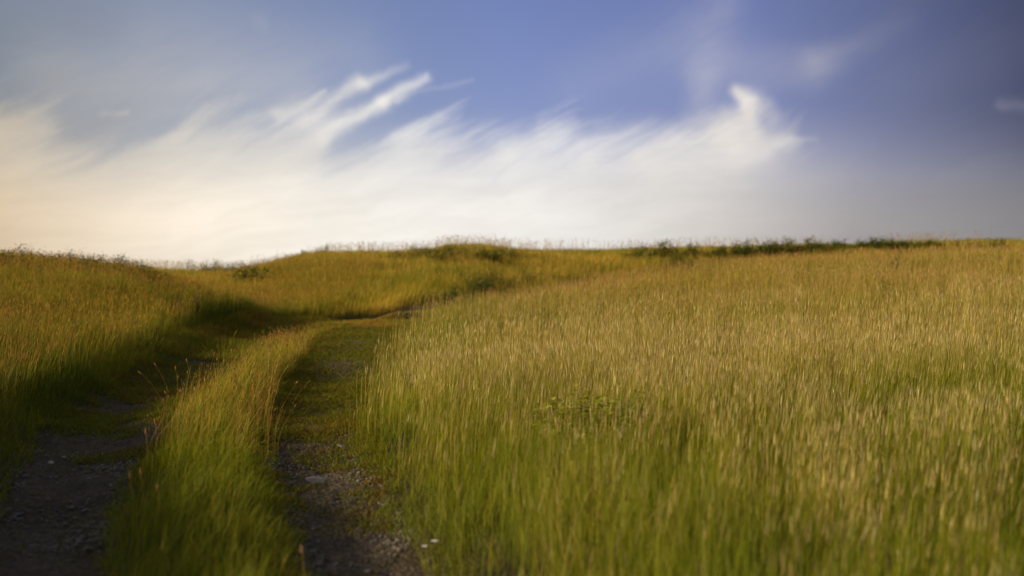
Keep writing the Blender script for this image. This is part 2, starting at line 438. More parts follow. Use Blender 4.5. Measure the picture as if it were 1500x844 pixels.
# --- strip between the ruts
def grow_strip():
    F = Field()
    def c(x, y): return (x > Lx(y) + half_w(y) * .7) & (x < Rx(y) - half_w(y) * .7) & clear(x, y)
    P = scatter(3.2, 34, lambda y: 1600 if y < 19 else 1200, c, mult=.95, xr=(-8, 1))
    x, y = P[:, 0], P[:, 1]
    mid = (Lx(y) + Rx(y)) / 2; d = 1 - np.clip(np.abs(x - mid) / (.5 * (Rx(y) - Lx(y)) - half_w(y) * .9), 0, 1)
    prof = np.interp(y, [3, 7, 9.5, 13, 16, 18.5, 20.5, 30], [.30, .31, .29, .38, .42, .30, .085, .06])
    hgt = prof * (.22 + .78 * sstep(-.05, .8, d)) * (1 + .25 * vnoise(x, y, .5, 218, 2)) * rng.uniform(.5, 1.15, len(P))
    ld, ll = wind(P, .3)
    k = rng.random(len(P)) < .55 * (1 - sstep(0, .6, d))
    ld[k] = np.where(x[k] > mid[k], 0, np.pi) + rng.normal(0, .6, k.sum()); ll[k] += .35
    lush = vnoise(x, y, 1., 212, 3)
    dryf = np.interp(y, [3, 9, 12, 17, 22, 30], [.14, .16, .42, .50, .5, .5])
    isdry = rng.random(len(P)) < np.clip(dryf * (.8 + .6 * lush), 0, 1)
    tip = mixc(GREEN, LIME, np.clip(.75 + .5 * lush + rng.normal(0, .2, len(P)), 0, 1))
    tip[isdry] = mixc(STRAW, OCHRE, rng.random(isdry.sum()))
    root = mixc(DEEP, GREEN, rng.random(len(P))); root[isdry] = OCHRE * .6
    F.add(*blades(P, hgt, .0044 * wscale(y) * rng.uniform(.6, 1.4, len(P)), ld, ll, jit(root), jit(tip)))
    P = scatter(9.5, 22, lambda y: 95, c, xr=(-8, 1))
    x, y = P[:, 0], P[:, 1]
    hgt = np.interp(y, [9, 12, 17, 24], [.42, .50, .46, .22]) * rng.uniform(.7, 1.15, len(P)); ld, ll = wind(P, .2)
    F.add(*stalks(P, hgt, .0024 * wscale(y), ld, ll, jit(mixc(STRAW, RUST, rng.random(len(P)))), jit(mixc(RUST, STRAW, rng.random(len(P)) * .6)), rng.uniform(.025, .05, len(P)), .009 * wscale(y) * rng.uniform(.6, 1.4, len(P))))
    # short rusty turf where the ruts run out below the hill
    def c2(x, y):  # everything but the bare scarp
        gone = (y > 19.2) & (x > Lx(y) - 1.1) & (x < Rx(y) + .9) & (np.abs(x - Rx(y)) > half_w(y) * (1 - .9 * sstep(24, 27.5, y)))
        sc_ = (x > -2.6 + .3 * vnoise(x, y, .5, 3, 2)) & (x < -1.9) & (y > foot_(x) - .05)
        return gone & (y < foot_(x) + .9) & ~sc_
    P = scatter(19, 34, lambda y: 1700, c2, xr=(-8, 4))
    x, y = P[:, 0], P[:, 1]; n = len(P)
    hgt = (.10 + .07 * vnoise(x, y, .7, 271, 3) + .05 * sstep(-4, -5.5, x)) * rng.uniform(.5, 1.3, n) * np.where(np.abs(x - Rx(y)) < .8, .6, 1)
    ld, ll = wind(P, .3)
    red = rng.random(n) < np.clip(.45 + .8 * vnoise(x, y, 1.1, 272, 2), .05, .9)
    tip = mixc(GREEN, LIME * .9, rng.random(n)); tip[red] = mixc(OCHRE, RUST, rng.random(red.sum()))
    F.add(*blades(P, np.maximum(hgt, .02), .0044 * wscale(y) * rng.uniform(.6, 1.4, n), ld, ll, jit(tip * .6), jit(tip)))
    o = F.build('strip_grass', M_GRASS)
    tag(o, 'grass strip growing between the two wheel tracks', 'grass strip', kind='stuff')
grow_strip()

# --- far hill
def beyond(x, y): return ((y > 39) | (x < Lx(np.minimum(y, 39)) - half_w(y))) & (y > foot_(x) - .6)
def grow_hill():
    F = Field()
    P = scatter(29, 64, lambda y: 520 * (36. / max(y, 36)) ** 1.0, lambda x, y: beyond(x, y) & ~((x > -2.9 + .3 * vnoise(x, y, .5, 3, 2)) & (x < -1.7) & (y < foot_(x) + .30)), margin=3)
    x, y = P[:, 0], P[:, 1]
    lush = .6 * vnoise(x, y, 3.0, 312, 3) + .6 * vnoise(x, y, 1.0, 313, 2); big = vnoise(x, y, 9., 315, 2)
    hgt = .42 * (1 + .3 * vnoise(x, y, 2.5, 318, 2)) * rng.uniform(.55, 1.15, len(P))
    # shorter, turf-like along the end of the tracks
    hgt *= np.where((y < foot_(x) + .8) & (x > -6), .5, 1)
    ld, ll = wind(P, .22)
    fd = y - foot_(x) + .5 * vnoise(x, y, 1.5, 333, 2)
    shade_belt = (1 - sstep(2.4, 5.2, fd)) * sstep(-3.5, -.8, x)  # deep green belt paints the shaded hollow along the hill foot
    isdry = rng.random(len(P)) < np.clip(.46 + .8 * lush + .4 * big, 0.03, .95) * .9 * (1 - shade_belt)
    tip = mixc(GREEN, LIME, np.clip(.5 + .5 * lush + rng.normal(0, .15, len(P)), 0, 1))
    tip[isdry] = mixc(OCHRE * 1.6, STRAW * 1.1, rng.random(isdry.sum()))
    shade_and_green = rng.random(len(P)) < np.maximum(shade_belt * .9, .8 * sstep(.12, .4, vnoise(x, y, 3.2, 341, 3)))  # painted foot shade plus natural deep green patches
    tip[shade_and_green] = DEEP * 1.1
    root = mixc(DEEP, GREEN, rng.random(len(P))); root[isdry] = OCHRE * 1.1; root[shade_and_green] = DEEP
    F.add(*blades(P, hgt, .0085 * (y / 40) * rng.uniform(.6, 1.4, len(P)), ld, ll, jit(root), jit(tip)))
    P = scatter(36, 60, lambda y: 26, lambda x, y: (y > 36) & (vnoise(x, y, 2.2, 88, 2) > -.05), margin=3); x, y = P[:, 0], P[:, 1]; n = len(P)
    ld, ll = wind(P, .15)
    F.add(*stalks(P, .66 * rng.uniform(.6, 1.3, n), np.full(n, .006), ld, ll, jit(np.tile(STRAW, (n, 1))), jit(mixc(OCHRE, RUST, rng.random(n))), rng.uniform(.05, .1, n), np.full(n, .016)))
    o = F.build('hillside_grass', M_GRASS)
    tag(o, 'ochre and green grass on the hill behind the tracks', 'hillside grass', kind='stuff')
grow_hill()

# --- low turf and weeds in the ruts
def grow_turf():
    F = Field()
    def c(x, y):
        patch = vnoise(x, y, .45, 412, 3) + .9 * sstep(8, 12, y) - .30 - .30 * (1 - sstep(4, 9, y)) - .55 * (x < Lx(y) + 1.0) * (1 - sstep(13, 16, y))
        return (rut_dist(x, y) < 1.5) & (rng.random(len(x)) < np.clip(.5 + patch * 1.6, .03, 1))
    P = scatter(3.5, 36, lambda y: 4200 if y < 16 else 2000, c, xr=(-9, 1.2))
    x, y = P[:, 0], P[:, 1]; n = len(P)
    P[:, 2] += .025
    hgt = rng.uniform(.018, .055, n) * (1 + .5 * sstep(9, 13, y)) * (1 + .5 * vnoise(x, y, .3, 7, 2)); ld = rng.uniform(0, 6.28, n); ll = rng.uniform(.3, 1.6, n)
    red = rng.random(n) < np.clip(.25 + .5 * vnoise(x, y, .8, 416, 2), 0, .7)
    tip = mixc(GREEN * .8, LIME * .8, rng.random(n)); tip[red] = mixc(RUST * .6, OCHRE * .6, rng.random(red.sum()))
    F.add(*blades(P, hgt, rng.uniform(.004, .010, n), ld, ll, jit(tip * .6), jit(tip)))
    # dry fallen straws
    P = scatter(3.5, 24, lambda y: 60, lambda x, y: rut_dist(x, y) < 1.2, xr=(-8, 1.2)); n = len(P); P[:, 2] += .045
    F.add(*blades(P, rng.uniform(.01, .03, n), np.full(n, .003), rng.uniform(0, 6.28, n), rng.uniform(4, 9, n), jit(np.tile(OCHRE * .6, (n, 1))), jit(np.tile(STRAW * .7, (n, 1)))))
    o = F.build('short_turf', M_GRASS)
    tag(o, 'short turf and moss creeping over the dirt of the wheel tracks', 'turf', kind='stuff')
grow_turf()

# --- gravel in the ruts
ICO = None
def ico():
    global ICO
    if ICO is None:
        t = (1 + 5 ** .5) / 2
        v = np.array([(-1, t, 0), (1, t, 0), (-1, -t, 0), (1, -t, 0), (0, -1, t), (0, 1, t), (0, -1, -t), (0, 1, -t), (t, 0, -1), (t, 0, 1), (-t, 0, -1), (-t, 0, 1)], float)
        v /= np.linalg.norm(v[0])
        f = np.array([(0, 11, 5), (0, 5, 1), (0, 1, 7), (0, 7, 10), (0, 10, 11), (1, 5, 9), (5, 11, 4), (11, 10, 2), (10, 7, 6), (7, 1, 8), (3, 9, 4), (3, 4, 2), (3, 2, 6), (3, 6, 8), (3, 8, 9), (4, 9, 5), (2, 4, 11), (6, 2, 10), (8, 6, 7), (9, 8, 1)])
        ICO = (v, f)
    return ICO
def gravel():
    P = scatter(3.2, 26, lambda y: 2400 if y < 10 else 350, lambda x, y: (rut_dist(x, y) < 1.15) & (rng.random(len(x)) < np.clip(.65 + 1.2 * vnoise(x, y, .6, 512, 2), .2, 1)), xr=(-8, 1.2))
    n = len(P); v, f = ico()
    s = np.exp(rng.normal(math.log(.0052), .55, n)); s = np.clip(s, .003, .018)
    V = v[None] * (1 + rng.normal(0, .16, (n, 12, 1))) * s[:, None, None] * np.stack([rng.uniform(.8, 1.4, n), rng.uniform(.8, 1.4, n), rng.uniform(.45, .8, n)], -1)[:, None, :]
    V = V + (P + [0, 0, .028])[:, None, :]
    T = (f[None] + (np.arange(n) * 12)[:, None, None]).reshape(-1, 3)
    o = new_mesh('gravel', V.reshape(-1, 3), tris=T, mat=M_GRAVEL)
    tag(o, 'loose grey gravel strewn over the dirt wheel tracks', 'gravel', kind='stuff')
gravel()

# ------------------------------------------------------------------ separate stones and flowers
def rock(name, loc, size, mat, label, cat, seed, group=None, squash=(1, 1, .5)):
    import bmesh
    bm = bmesh.new(); bmesh.ops.create_icosphere(bm, subdivisions=3, radius=1)
    r = random.Random(seed); ax = [(r.uniform(-1, 1), r.uniform(-1, 1), r.uniform(-1, 1), r.uniform(.55, .85)) for _ in range(9)]
    for vv in bm.verts:
        for a, b, c_, k in ax:
            l = math.sqrt(a * a + b * b + c_ * c_) + 1e-6; dd = (vv.co.x * a + vv.co.y * b + vv.co.z * c_) / l
            if dd > k: vv.co -= (dd - k) * type(vv.co)((a / l, b / l, c_ / l))
        vv.co.x *= size * squash[0]; vv.co.y *= size * squash[1]; vv.co.z *= size * squash[2]
    me = bpy.data.meshes.new(name); bm.to_mesh(me); bm.free(); me.materials.append(mat)
    o = bpy.data.objects.new(name, me); COL.objects.link(o); o.location = loc; o.rotation_euler = (r.uniform(-.2, .2), r.uniform(-.2, .2), r.uniform(0, 6))
    return tag(o, label, cat, group)
rock('stone', on_ground(221, 12.6, .03), .045, M_PALE, 'pale stone at the edge of the grass strip beside the shaded track', 'stone', 2)
rock('stone', on_ground(75, 9.6, .03), .026, M_PALE, 'small grey white stone in the shaded track at the far left', 'stone', 3)
rock('stone', on_ground(93, 9.9, .03), .022, M_PALE, 'tiny pebble just behind the grey white stone in the shaded track', 'stone', 4)
rock('stone', on_ground(407, 11.2, .03), .018, M_PALE, 'small yellowish pebble in the turf of the sunny track', 'stone', 5)
rock('flat_rock', on_ground(462, 9.15, .025), .12, M_ROSE, 'broad flat pinkish rock bedded in the dirt track', 'rock', 8, squash=(1.1, .7, .16))
rock('flat_rock', on_ground(505, 10.4, .02), .08, M_ROSE, 'smaller pinkish rock further up the dirt track', 'rock', 9, squash=(1, .8, .16))
# eroded bare earth at the foot of the hill

def flower(loc, s, label, seed):
    r = np.random.default_rng(seed)
    root = empty('wild_flower', loc); tag(root, label, 'flower', 'white flowers by the track')
    h = .07
    V, Q, T, C = blades(np.zeros((1, 3)), np.array([h]), np.array([.004]), np.array([.5]), np.array([.1]), GREEN[None], GREEN[None])
    new_mesh('stem', V, T, Q, M_LEAF, C, parent=root)
    n = 9; vs = []; qs = []
    for i in range(n):
        a = i * 2 * math.pi / n; c, sn = math.cos(a), math.sin(a)
        w = s * .3; k = len(vs)
        vs += [(0, 0, h), (c * s * .6 - sn * w, sn * s * .6 + c * w, h + s * .25), (c * s, sn * s, h + s * .15), (c * s * .6 + sn * w, sn * s * .6 - c * w, h + s * .25)]
        qs.append((k, k + 1, k + 2, k + 3))
    new_mesh('petals', vs, quads=qs, mat=M_PETAL, parent=root)
flower(on_ground(622, 6.55, .03), .018, 'small white flower at the foot of the meadow grass, lower of the pair', 1)
flower(on_ground(636, 6.6, .03), .022, 'white flower beside its smaller twin where track meets meadow grass', 2)

# ------------------------------------------------------------------ leafy plants
def leaf_cloud(n, rad, h, leaf, c1, c2, seed, frond=False):
    r = np.random.default_rng(seed)
    V = []; T = []; C = []; k = 0
    ns = max(5, n // 26)
    for s in range(ns):
        a = r.uniform(0, 2 * np.pi); reach = rad * r.uniform(.3, 1.0); hh = h * r.uniform(.55, 1.05) * (1 - .35 * (reach / rad) ** 2)
        tip = np.array([np.cos(a) * reach, np.sin(a) * reach, hh])
        m = n // ns
        for j in range(m):
            f = (j + .5) / m; f = .25 + .75 * f
            p = np.array([tip[0] * f ** 1.3, tip[1] * f ** 1.3, tip[2] * (1 - (1 - f) ** 1.5)])
            p = p + r.normal(0, .025 * rad / .3, 3)
            side = 1 if j % 2 else -1
            la = a + side * r.uniform(.6, 1.5); L = leaf * r.uniform(.6, 1.2) * (1.15 - .5 * f)
            d = np.array([np.cos(la), np.sin(la), r.uniform(-.25, .6)]); d /= np.linalg.norm(d)
            u = np.cross(d, [0, 0, 1.0]); u = u / (np.linalg.norm(u) + 1e-6) * L * (.16 if frond else .30)
            u = u + np.array([0, 0, 1]) * r.normal(0, .06) * L
            V += [p, p + d * L * .45 + u + [0, 0, L * .06], p + d * L - [0, 0, L * .15], p + d * L * .45 - u + [0, 0, L * .06]]
            T += [(k, k + 1, k + 2), (k, k + 2, k + 3)]; k += 4
            c = c1 * (1 - f) + c2 * f; c = np.clip(c * (1 + r.normal(0, .2)), .004, .6)
            C += [c] * 4
    return np.array(V), np.array(T), np.array(C)
def stems_mesh(rad, h, n, c, seed, w=.006):
    r = np.random.default_rng(seed)
    P = np.column_stack([r.normal(0, .03 * rad / .3, (n, 2)), np.zeros(n)])
    return blades(P, h * r.uniform(.6, .98, n), np.full(n, w), r.uniform(0, 6.28, n), r.uniform(.1, .8, n) * rad / h, np.tile(c * .6, (n, 1)), np.tile(c, (n, 1)))

PROTO = {}
def plant(name, kind, loc, label, cat, group=None, scale=1.0, rz=0.0):
    """kind: (leaves, radius, height, leaf length, colour 1, colour 2, seed)"""
    if kind not in PROTO:
        n, rad, h, lf, c1, c2, seed = KINDS[kind]
        V, T, C = leaf_cloud(n, rad, h, lf, c1, c2, seed, kind.startswith('bracken'))
        f = new_mesh('foliage', V, tris=T, mat=M_LEAF, colour=C, link=False)
        Vs, Q, Ts, Cs = stems_mesh(rad, h, 14, np.array([.06, .05, .02]), seed)
        s = new_mesh('stems', Vs, Ts, Q, M_LEAF, Cs, link=False)
        PROTO[kind] = (f.data, s.data)
        bpy.data.objects.remove(f); bpy.data.objects.remove(s)
    root = empty(name, loc); root.rotation_euler.z = rz; root.scale = (scale, scale, scale * random.uniform(.9, 1.1))
    tag(root, label, cat, group)
    for nm, me in zip(('foliage', 'stem'), PROTO[kind]):
        c = bpy.data.objects.new(nm, me); COL.objects.link(c); c.parent = root
    return root
DK = np.array([.032, .046, .007]); MG = np.array([.078, .092, .008]); YG = np.array([.19, .21, .010])
def y_where(px, target, y0, y1):
    ys = np.linspace(y0, y1, 200)
    py = 422 + FPX * (EYE - height(X_at(px, ys), ys)) / ys
    return float(ys[np.argmin(np.abs(py - target))])
def y_crest(px, y0, y1):
    ys = np.linspace(y0, y1, 200)
    return float(ys[np.argmin((EYE - height(X_at(px, ys), ys)) / ys)])
KINDS = {
    'bracken_a': (620, .62, .68, .16, DK, MG * 1.0, 1), 'bracken_b': (560, .55, .80, .18, DK, MG * 1.2, 2), 'bracken_c': (420, .45, .62, .15, DK, MG, 3),
    'shrub': (620, .55, .75, .085, DK, MG * .9, 4), 'weed': (420, .34, .50, .085, MG, YG, 5), 'small': (200, .2, .55, .06, DK, MG, 6),
    'dock': (110, .10, .62, .05, np.array([.05, .03, .02]), np.array([.09, .04, .02]), 7),
}
row = 'dark green bushes in the row along the ridge above the meadow'
row_label = 'dark green bush in the hedge-like row along the ridge above the meadow'
pxs = [925, 940, 952, 964, 976, 990, 1003, 1016, 1030, 1042, 1053, 1064, 1075, 1086, 1097, 1108, 1119, 1130, 1141, 1152, 1163, 1175, 1188, 1200, 1214, 1229, 1255, 1270, 1285, 1300, 1314, 1327, 1340, 1354, 1375, 1398, 1425, 1460]
for i, px in enumerate(pxs):
    Y = y_where(px, 386 - 7 * sstep(1050, 1150, px) - 7 * sstep(1180, 1260, px) + random.uniform(-2, 3), 44, 52.5)
    plant('ridge_bush', ['bracken_a', 'bracken_b', 'bracken_c'][i % 3], on_ground(px, Y, -.05), row_label, 'bush', row, random.uniform(.8, 1.25), random.uniform(0, 6))
far_row = 'dark low bushes topping the bank'
for i, px in enumerate([-6, 2, 11, 20, 29, 38, 50, 60, 78, 95, 108, 118, 126, 134, 142, 151, 160, 169, 178, 187, 196, 205, 214, 226]):
    Y = y_crest(px, 26, 38) - 1.6 + random.uniform(-3.4, .9)
    plant('bank_bush', ['bracken_c', 'shrub'][i % 2], on_ground(px, Y, -.05), 'dark low bush on top of the bank, against the cream sky', 'bush', far_row, random.uniform(.8, 1.1), random.uniform(0, 6))
for i, px in enumerate([286, 295, 306, 314, 322, 331, 340, 350, 360, 370]):
    plant('dip_bush', ['shrub', 'bracken_a'][i % 2], on_ground(px, y_crest(px, 36, 58) - 4.0 + random.uniform(-3, 1), -.05), 'green bush filling the dip of the skyline between bank and hill', 'bush', 'green bushes in the dip of the skyline', random.uniform(.95, 1.35), random.uniform(0, 6))
for i, px in enumerate([588, 602, 615, 628, 642, 655, 668, 680, 692, 704, 716, 728, 742]):
    plant('hill_bush', ['bracken_a', 'bracken_c'][i % 2], on_ground(px, y_where(px, 386 + random.uniform(-6, 6), 38, 52), -.08), 'green bush near the top of the hill, behind the end of the tracks', 'bush', 'green bushes near the hill top', random.uniform(.8, 1.1), random.uniform(0, 6))
plant('hill_bush', 'bracken_b', on_ground(474, y_crest(474, 44, 58) - 1, -.05), 'tall green bush on the hill shoulder above the grass strip', 'bush', None, .9, 1)
plant('hill_bush', 'bracken_c', on_ground(447, y_crest(447, 44, 58), -.05), 'small bush on the skyline where the hill starts to fall to the dip', 'bush', None, .8, 2)
def at_foot(px, py): return on_ground(px, y_where(px, py, 31, 42), -.05)  # shrubs flanking the largest pair are added to darken the shaded foot line
plant('valley_shrub', 'shrub', at_foot(710, 437), 'largest dark shrub at the foot of the hill where the meadow grass ends', 'shrub', None, 1.3, 1)
plant('valley_shrub', 'shrub', at_foot(695, 440), 'dark shrub leaning on the largest one at the foot of the hill', 'shrub', None, 1.0, 4)
plant('valley_shrub', 'shrub', at_foot(668, 447), 'low dark shrub added for shade, nearest the earth scarp at the foot of the hill', 'shrub', None, .95, 2)
plant('valley_shrub', 'shrub', at_foot(738, 430), 'dark shrub added for shade, half hidden by the seed heads of the meadow', 'shrub', None, 1.0, 3)
plant('valley_shrub', 'shrub', at_foot(768, 424), 'rightmost dark shrub, added for the shade in the hollow behind the meadow', 'shrub', None, .95, 5)
plant('leafy_weed', 'weed', on_ground(862, 9.2, .02), 'bright green leafy weed in the middle of the straw meadow', 'weed', None, 1.2, 0)
plant('leafy_weed', 'weed', on_ground(905, 9.6, .0), 'darker leafy weed beside the bright green one in the meadow', 'weed', None, 1.15, 2)
plant('leafy_weed', 'weed', on_ground(826, 9.3, .0), 'leafy weed to the left of the bright green one in the meadow', 'weed', None, 1.0, 3)
plant('leafy_weed', 'small', on_ground(597, 13.2, .0), 'small dark leafy weed at the meadow edge near the track', 'weed', None, .75, 1)
plant('leafy_weed', 'small', on_ground(1013, 15.5, .05), 'small dark weed with pale dry leaves among the meadow stalks', 'weed', None, .85, 4)
plant('leafy_weed', 'small', on_ground(1300, 20.5, .1), 'dark weed among the brown stalks below the ridge bushes', 'weed', None, 1.1, 5)
plant('leafy_weed', 'small', on_ground(1312, 26.5, .1), 'tiny dark weed close under the ridge, above the other dark weed', 'weed', None, 1.0, 6)
plant('dock_plant', 'dock', on_ground(262, 23, .0), 'reddish dock standing on the bank below the dip of the skyline', 'dock plant', None, 1.2, 0)
plant('dock_plant', 'dock', on_ground(288, 24, .0), 'second reddish dock on the bank, nearer to the dip', 'dock plant', None, 1.0, 2)
plant('dock_plant', 'dock', on_ground(108, 17.5, .0), 'dark red dock among the bank grass on the far left', 'dock plant', None, 1.0, 3)

# ------------------------------------------------------------------ single tall stalks
def stalk(px, Y, h, lean, ldir, head, col, label, group, hl=.07, hw=.012, name='grass_stalk', cat='grass stalk'):
    root = empty(name, on_ground(px, Y, -.01)); tag(root, label, cat, group)
    n = 8; f = np.linspace(0, 1, n)
    def pt(f):
        b = lean * h * f ** 1.8
        return np.stack([np.cos(ldir) * b, np.sin(ldir) * b, h * f * (1 - .25 * lean * f)], -1)
    def tube(P, rad, c, nm):
        k = 5; V = []
        for p, r_ in zip(P, rad):
            for j in range(k):
                a = 2 * math.pi * j / k; V.append((p[0] + math.cos(a) * r_, p[1] + math.sin(a) * r_, p[2]))
        Q = [(i * k + j, i * k + (j + 1) % k, (i + 1) * k + (j + 1) % k, (i + 1) * k + j) for i in range(len(P) - 1) for j in range(k)]
        new_mesh(nm, V, quads=Q, mat=M_GRASS, colour=np.tile(c, (len(V), 1)), smooth=True, parent=root)
    tube(pt(f), np.linspace(.0022, .0012, n), col, 'stem')
    g = np.linspace(1 - hl / h, 1.0, 9); u = np.linspace(0, 1, 9)
    rad = hw * .5 * np.sin(np.pi * np.clip(u, .03, .97)) ** .6 * (1 + .3 * np.sin(u * 31))
    tube(pt(g), rad, head, 'seed_head')
G1 = 'tall green stalks above the grass strip'
for px, Y, h, l, d, hc, lab in [
    (320, 14.9, .78, .28, .1, LIME, 'tall green stalk leaning over the shaded track, tallest of its bunch'),
    (327, 15.0, .62, .40, 3.3, LIME, 'pale stalk bent to the left over the shaded track'),
    (334, 15.2, .60, .05, .1, LIME, 'straight green stalk in the bunch over the shaded track'),
    (350, 15.6, .55, .12, .3, LIME, 'short green stalk with a slim head beside the tall bunch'),
    (372, 16.2, .52, .10, .3, STRAW, 'thin straw stalk where the grass strip rises against the shade'),
    (395, 16.8, .50, .12, 3.0, STRAW, 'slender pale stalk near the far end of the grass strip')]:
    stalk(px, Y, h, l, d, hc, GREEN * 1.3, lab, G1, hl=.09, hw=.009)
G2 = 'brown seed heads along the grass strip'
for px, Y, h, l, d, lab in [
    (244, 12.2, .55, .55, 2.9, 'brown headed stalk leaning far left over the shaded track'),
    (253, 12.5, .58, .35, 2.9, 'brown headed stalk next to the one leaning far left'),
    (262, 12.6, .50, .12, 2.4, 'upright brown headed stalk at the left rim of the grass strip'),
    (283, 13.1, .52, .15, 2.9, 'slim brown stalk behind the upright one on the strip rim'),
    (303, 13.4, .56, .15, .2, 'dark red stalk standing out in the middle of the sunny strip'),
    (330, 13.9, .58, .20, .2, 'rusty seed head at the crest of the sunny grass strip')]:
    stalk(px, Y, h, l, d, RUST, OCHRE * .8, lab, G2, hl=.05, hw=.016)
G3 = 'orange tipped stalks near the viewer'
for px, Y, h, lab in [
    (232, 8.8, .46, 'orange tipped stalk beside another on the darker part of the strip'),
    (218, 8.6, .42, 'orange tipped stalk at the left margin of the darker strip'),
    (212, 7.0, .42, 'blurred orange tipped stalk low on the left of the strip'),
    (196, 7.0, .40, 'blurred brown tipped stalk at the lower left of the strip'),
    (236, 6.9, .36, 'dark headed stalk among the green blades low in the strip'),
    (449, 5.7, .34, 'bright orange stalk tip at the right rim of the strip'),
    (466, 5.4, .26, 'orange stalk tip closest to the bottom of the dirt track')]:
    stalk(px, Y, h, .15, 2.2, np.array([.22, .12, .05]), OCHRE, lab, G3, hl=.05, hw=.014)
for px, Y, h, l, d, lab in [
    (425, 12.8, .42, .5, .3, 'pale stalk arching over the left side of the dirt track'),
    (442, 12.6, .36, .8, .2, 'thin dry stalk leaning right across the turf of the track'),
    (393, 12.4, .36, .2, .6, 'slim straw at the right foot of the grass strip'),
    (530, 12.3, .50, .45, 3.1, 'reddish dry stalk leaning out of the meadow over the track'),
    (545, 12.6, .48, .30, 3.1, 'reddish stalk standing just inside the meadow edge')]:
    stalk(px, Y, h, l, d, STRAW, STRAW * .8, lab, 'dry stalks beside the dirt track', hl=.05, hw=.008)

# ------------------------------------------------------------------ sky
SUN_AZ = R(-106)      # measured from the view direction (+Y), positive towards +X
SUN_EL = R(18.5)
w = bpy.data.worlds.new('World'); sc.world = w; w.use_nodes = True
T_ = w.node_tree; N = T_.nodes; L = T_.links; N.clear()
def node(t, **kw):
    n = N.new(t)
    for k, v in kw.items(): setattr(n, k, v)
    return n
def link_or_set(sock, v):
    if isinstance(v, bpy.types.NodeSocket): L.new(v, sock)
    else: sock.default_value = v
def math_(op, a, b=0.0, c=None, clamp=False):
    n = node('ShaderNodeMath', operation=op, use_clamp=clamp)
    link_or_set(n.inputs[0], a); link_or_set(n.inputs[1], b)
    if c is not None: link_or_set(n.inputs[2], c)
    return n.outputs[0]
def vmath(op, a, b=None, scale=None):
    n = node('ShaderNodeVectorMath', operation=op)
    link_or_set(n.inputs[0], a)
    if b is not None: link_or_set(n.inputs[1], b)
    if scale is not None: link_or_set(n.inputs['Scale'], scale)
    return n.outputs['Value'] if op in ('LENGTH', 'DOT_PRODUCT', 'DISTANCE') else n.outputs['Vector']
def smooth_(v, a, b, lo=0.0, hi=1.0):
    n = node('ShaderNodeMapRange', interpolation_type='SMOOTHSTEP')
    link_or_set(n.inputs[0], v); n.inputs[1].default_value = a; n.inputs[2].default_value = b; n.inputs[3].default_value = lo; n.inputs[4].default_value = hi
    return n.outputs[0]
def noise_(vec, scale, detail=4, rough=.55, dist=0.0):
    n = node('ShaderNodeTexNoise'); L.new(vec, n.inputs['Vector']); n.inputs['Scale'].default_value = scale
    n.inputs['Detail'].default_value = detail; n.inputs['Roughness'].default_value = rough; n.inputs['Distortion'].default_value = dist
    return n
def mixcol(f, a, b, blend='MIX'):
    n = node('ShaderNodeMix', data_type='RGBA', blend_type=blend); link_or_set(n.inputs[0], f)
    for s, v in ((n.inputs[6], a), (n.inputs[7], b)):
        if isinstance(v, bpy.types.NodeSocket): L.new(v, s)
        else: s.default_value = (*v, 1)
    return n.outputs[2]
tc = node('ShaderNodeTexCoord'); sep = node('ShaderNodeSeparateXYZ'); L.new(tc.outputs['Generated'], sep.inputs[0])
az = math_('ARCTAN2', sep.outputs[0], sep.outputs[1])
el = math_('ARCSINE', sep.outputs[2])
# everything below is laid out in compass bearing and height above the horizon, in units of 100 = 3.05 degrees
S = FPX / 100
U0 = math_('MULTIPLY', az, S); V0 = math_('MULTIPLY', el, S)
cmb = node('ShaderNodeCombineXYZ'); L.new(U0, cmb.inputs[0]); L.new(V0, cmb.inputs[1])
P0 = cmb.outputs[0]
def uv(px, py):
    a = math.atan((px - 750) / FPX); e = math.atan((422 - py) / FPX * math.cos(a))
    return a * S, e * S
# wispy warp
wn = noise_(P0, .55, 5, .5)
warp = vmath('MULTIPLY', vmath('SUBTRACT', wn.outputs['Color'], (.5, .5, .5)), (.9, .55, 0))
PW = vmath('ADD', P0, warp)
wn2 = noise_(P0, 2.2, 4, .55)
warp2 = vmath('MULTIPLY', vmath('SUBTRACT', wn2.outputs['Color'], (.5, .5, .5)), (.28, .22, 0))
PS = vmath('ADD', P0, warp2)
def rot_stretch(vec, ang, sx, sy):
    m = node('ShaderNodeMapping', vector_type='TEXTURE'); L.new(vec, m.inputs[0]); m.inputs['Rotation'].default_value = (0, 0, ang); m.inputs['Scale'].default_value = (sx, sy, 1)
    return m.outputs[0]
fib = noise_(rot_stretch(PW, R(30), 3.6, .42), 1.2, 9, .66).outputs['Fac']       # combed fibres
soft = noise_(rot_stretch(PW, R(12), 2.0, .8), .45, 4, .5).outputs['Fac']

# --- edge of the big veil, sheared so that its teeth lean like the streaks
sepw = node('ShaderNodeSeparateXYZ'); L.new(PS, sepw.inputs[0])
UW, VW = sepw.outputs[0], sepw.outputs[1]
SH = .55
edge_pts = [(-400, 140), (-100, 165), (0, 172), (45, 182), (75, 222), (130, 240), (200, 232), (225, 212), (245, 178), (300, 170), (350, 178), (410, 172), (455, 175), (482, 215), (500, 228), (545, 222), (575, 204),
            (612, 196), (640, 200), (655, 214), (700, 214), (745, 226), (775, 205), (800, 196), (830, 208), (880, 214), (930, 214), (980, 208), (1030, 196), (1070, 185), (1110, 196), (1150, 215), (1180, 245), (1240, 262), (1350, 262), (1500, 255), (1900, 230)]
ep = [uv(*p) for p in edge_pts]
UMIN, UMAX = -11.0, 11.0; VMAXC = 6.0
fc = node('ShaderNodeFloatCurve')
cu = fc.mapping.curves[0]
shear_ref = uv(750, 230)[1]
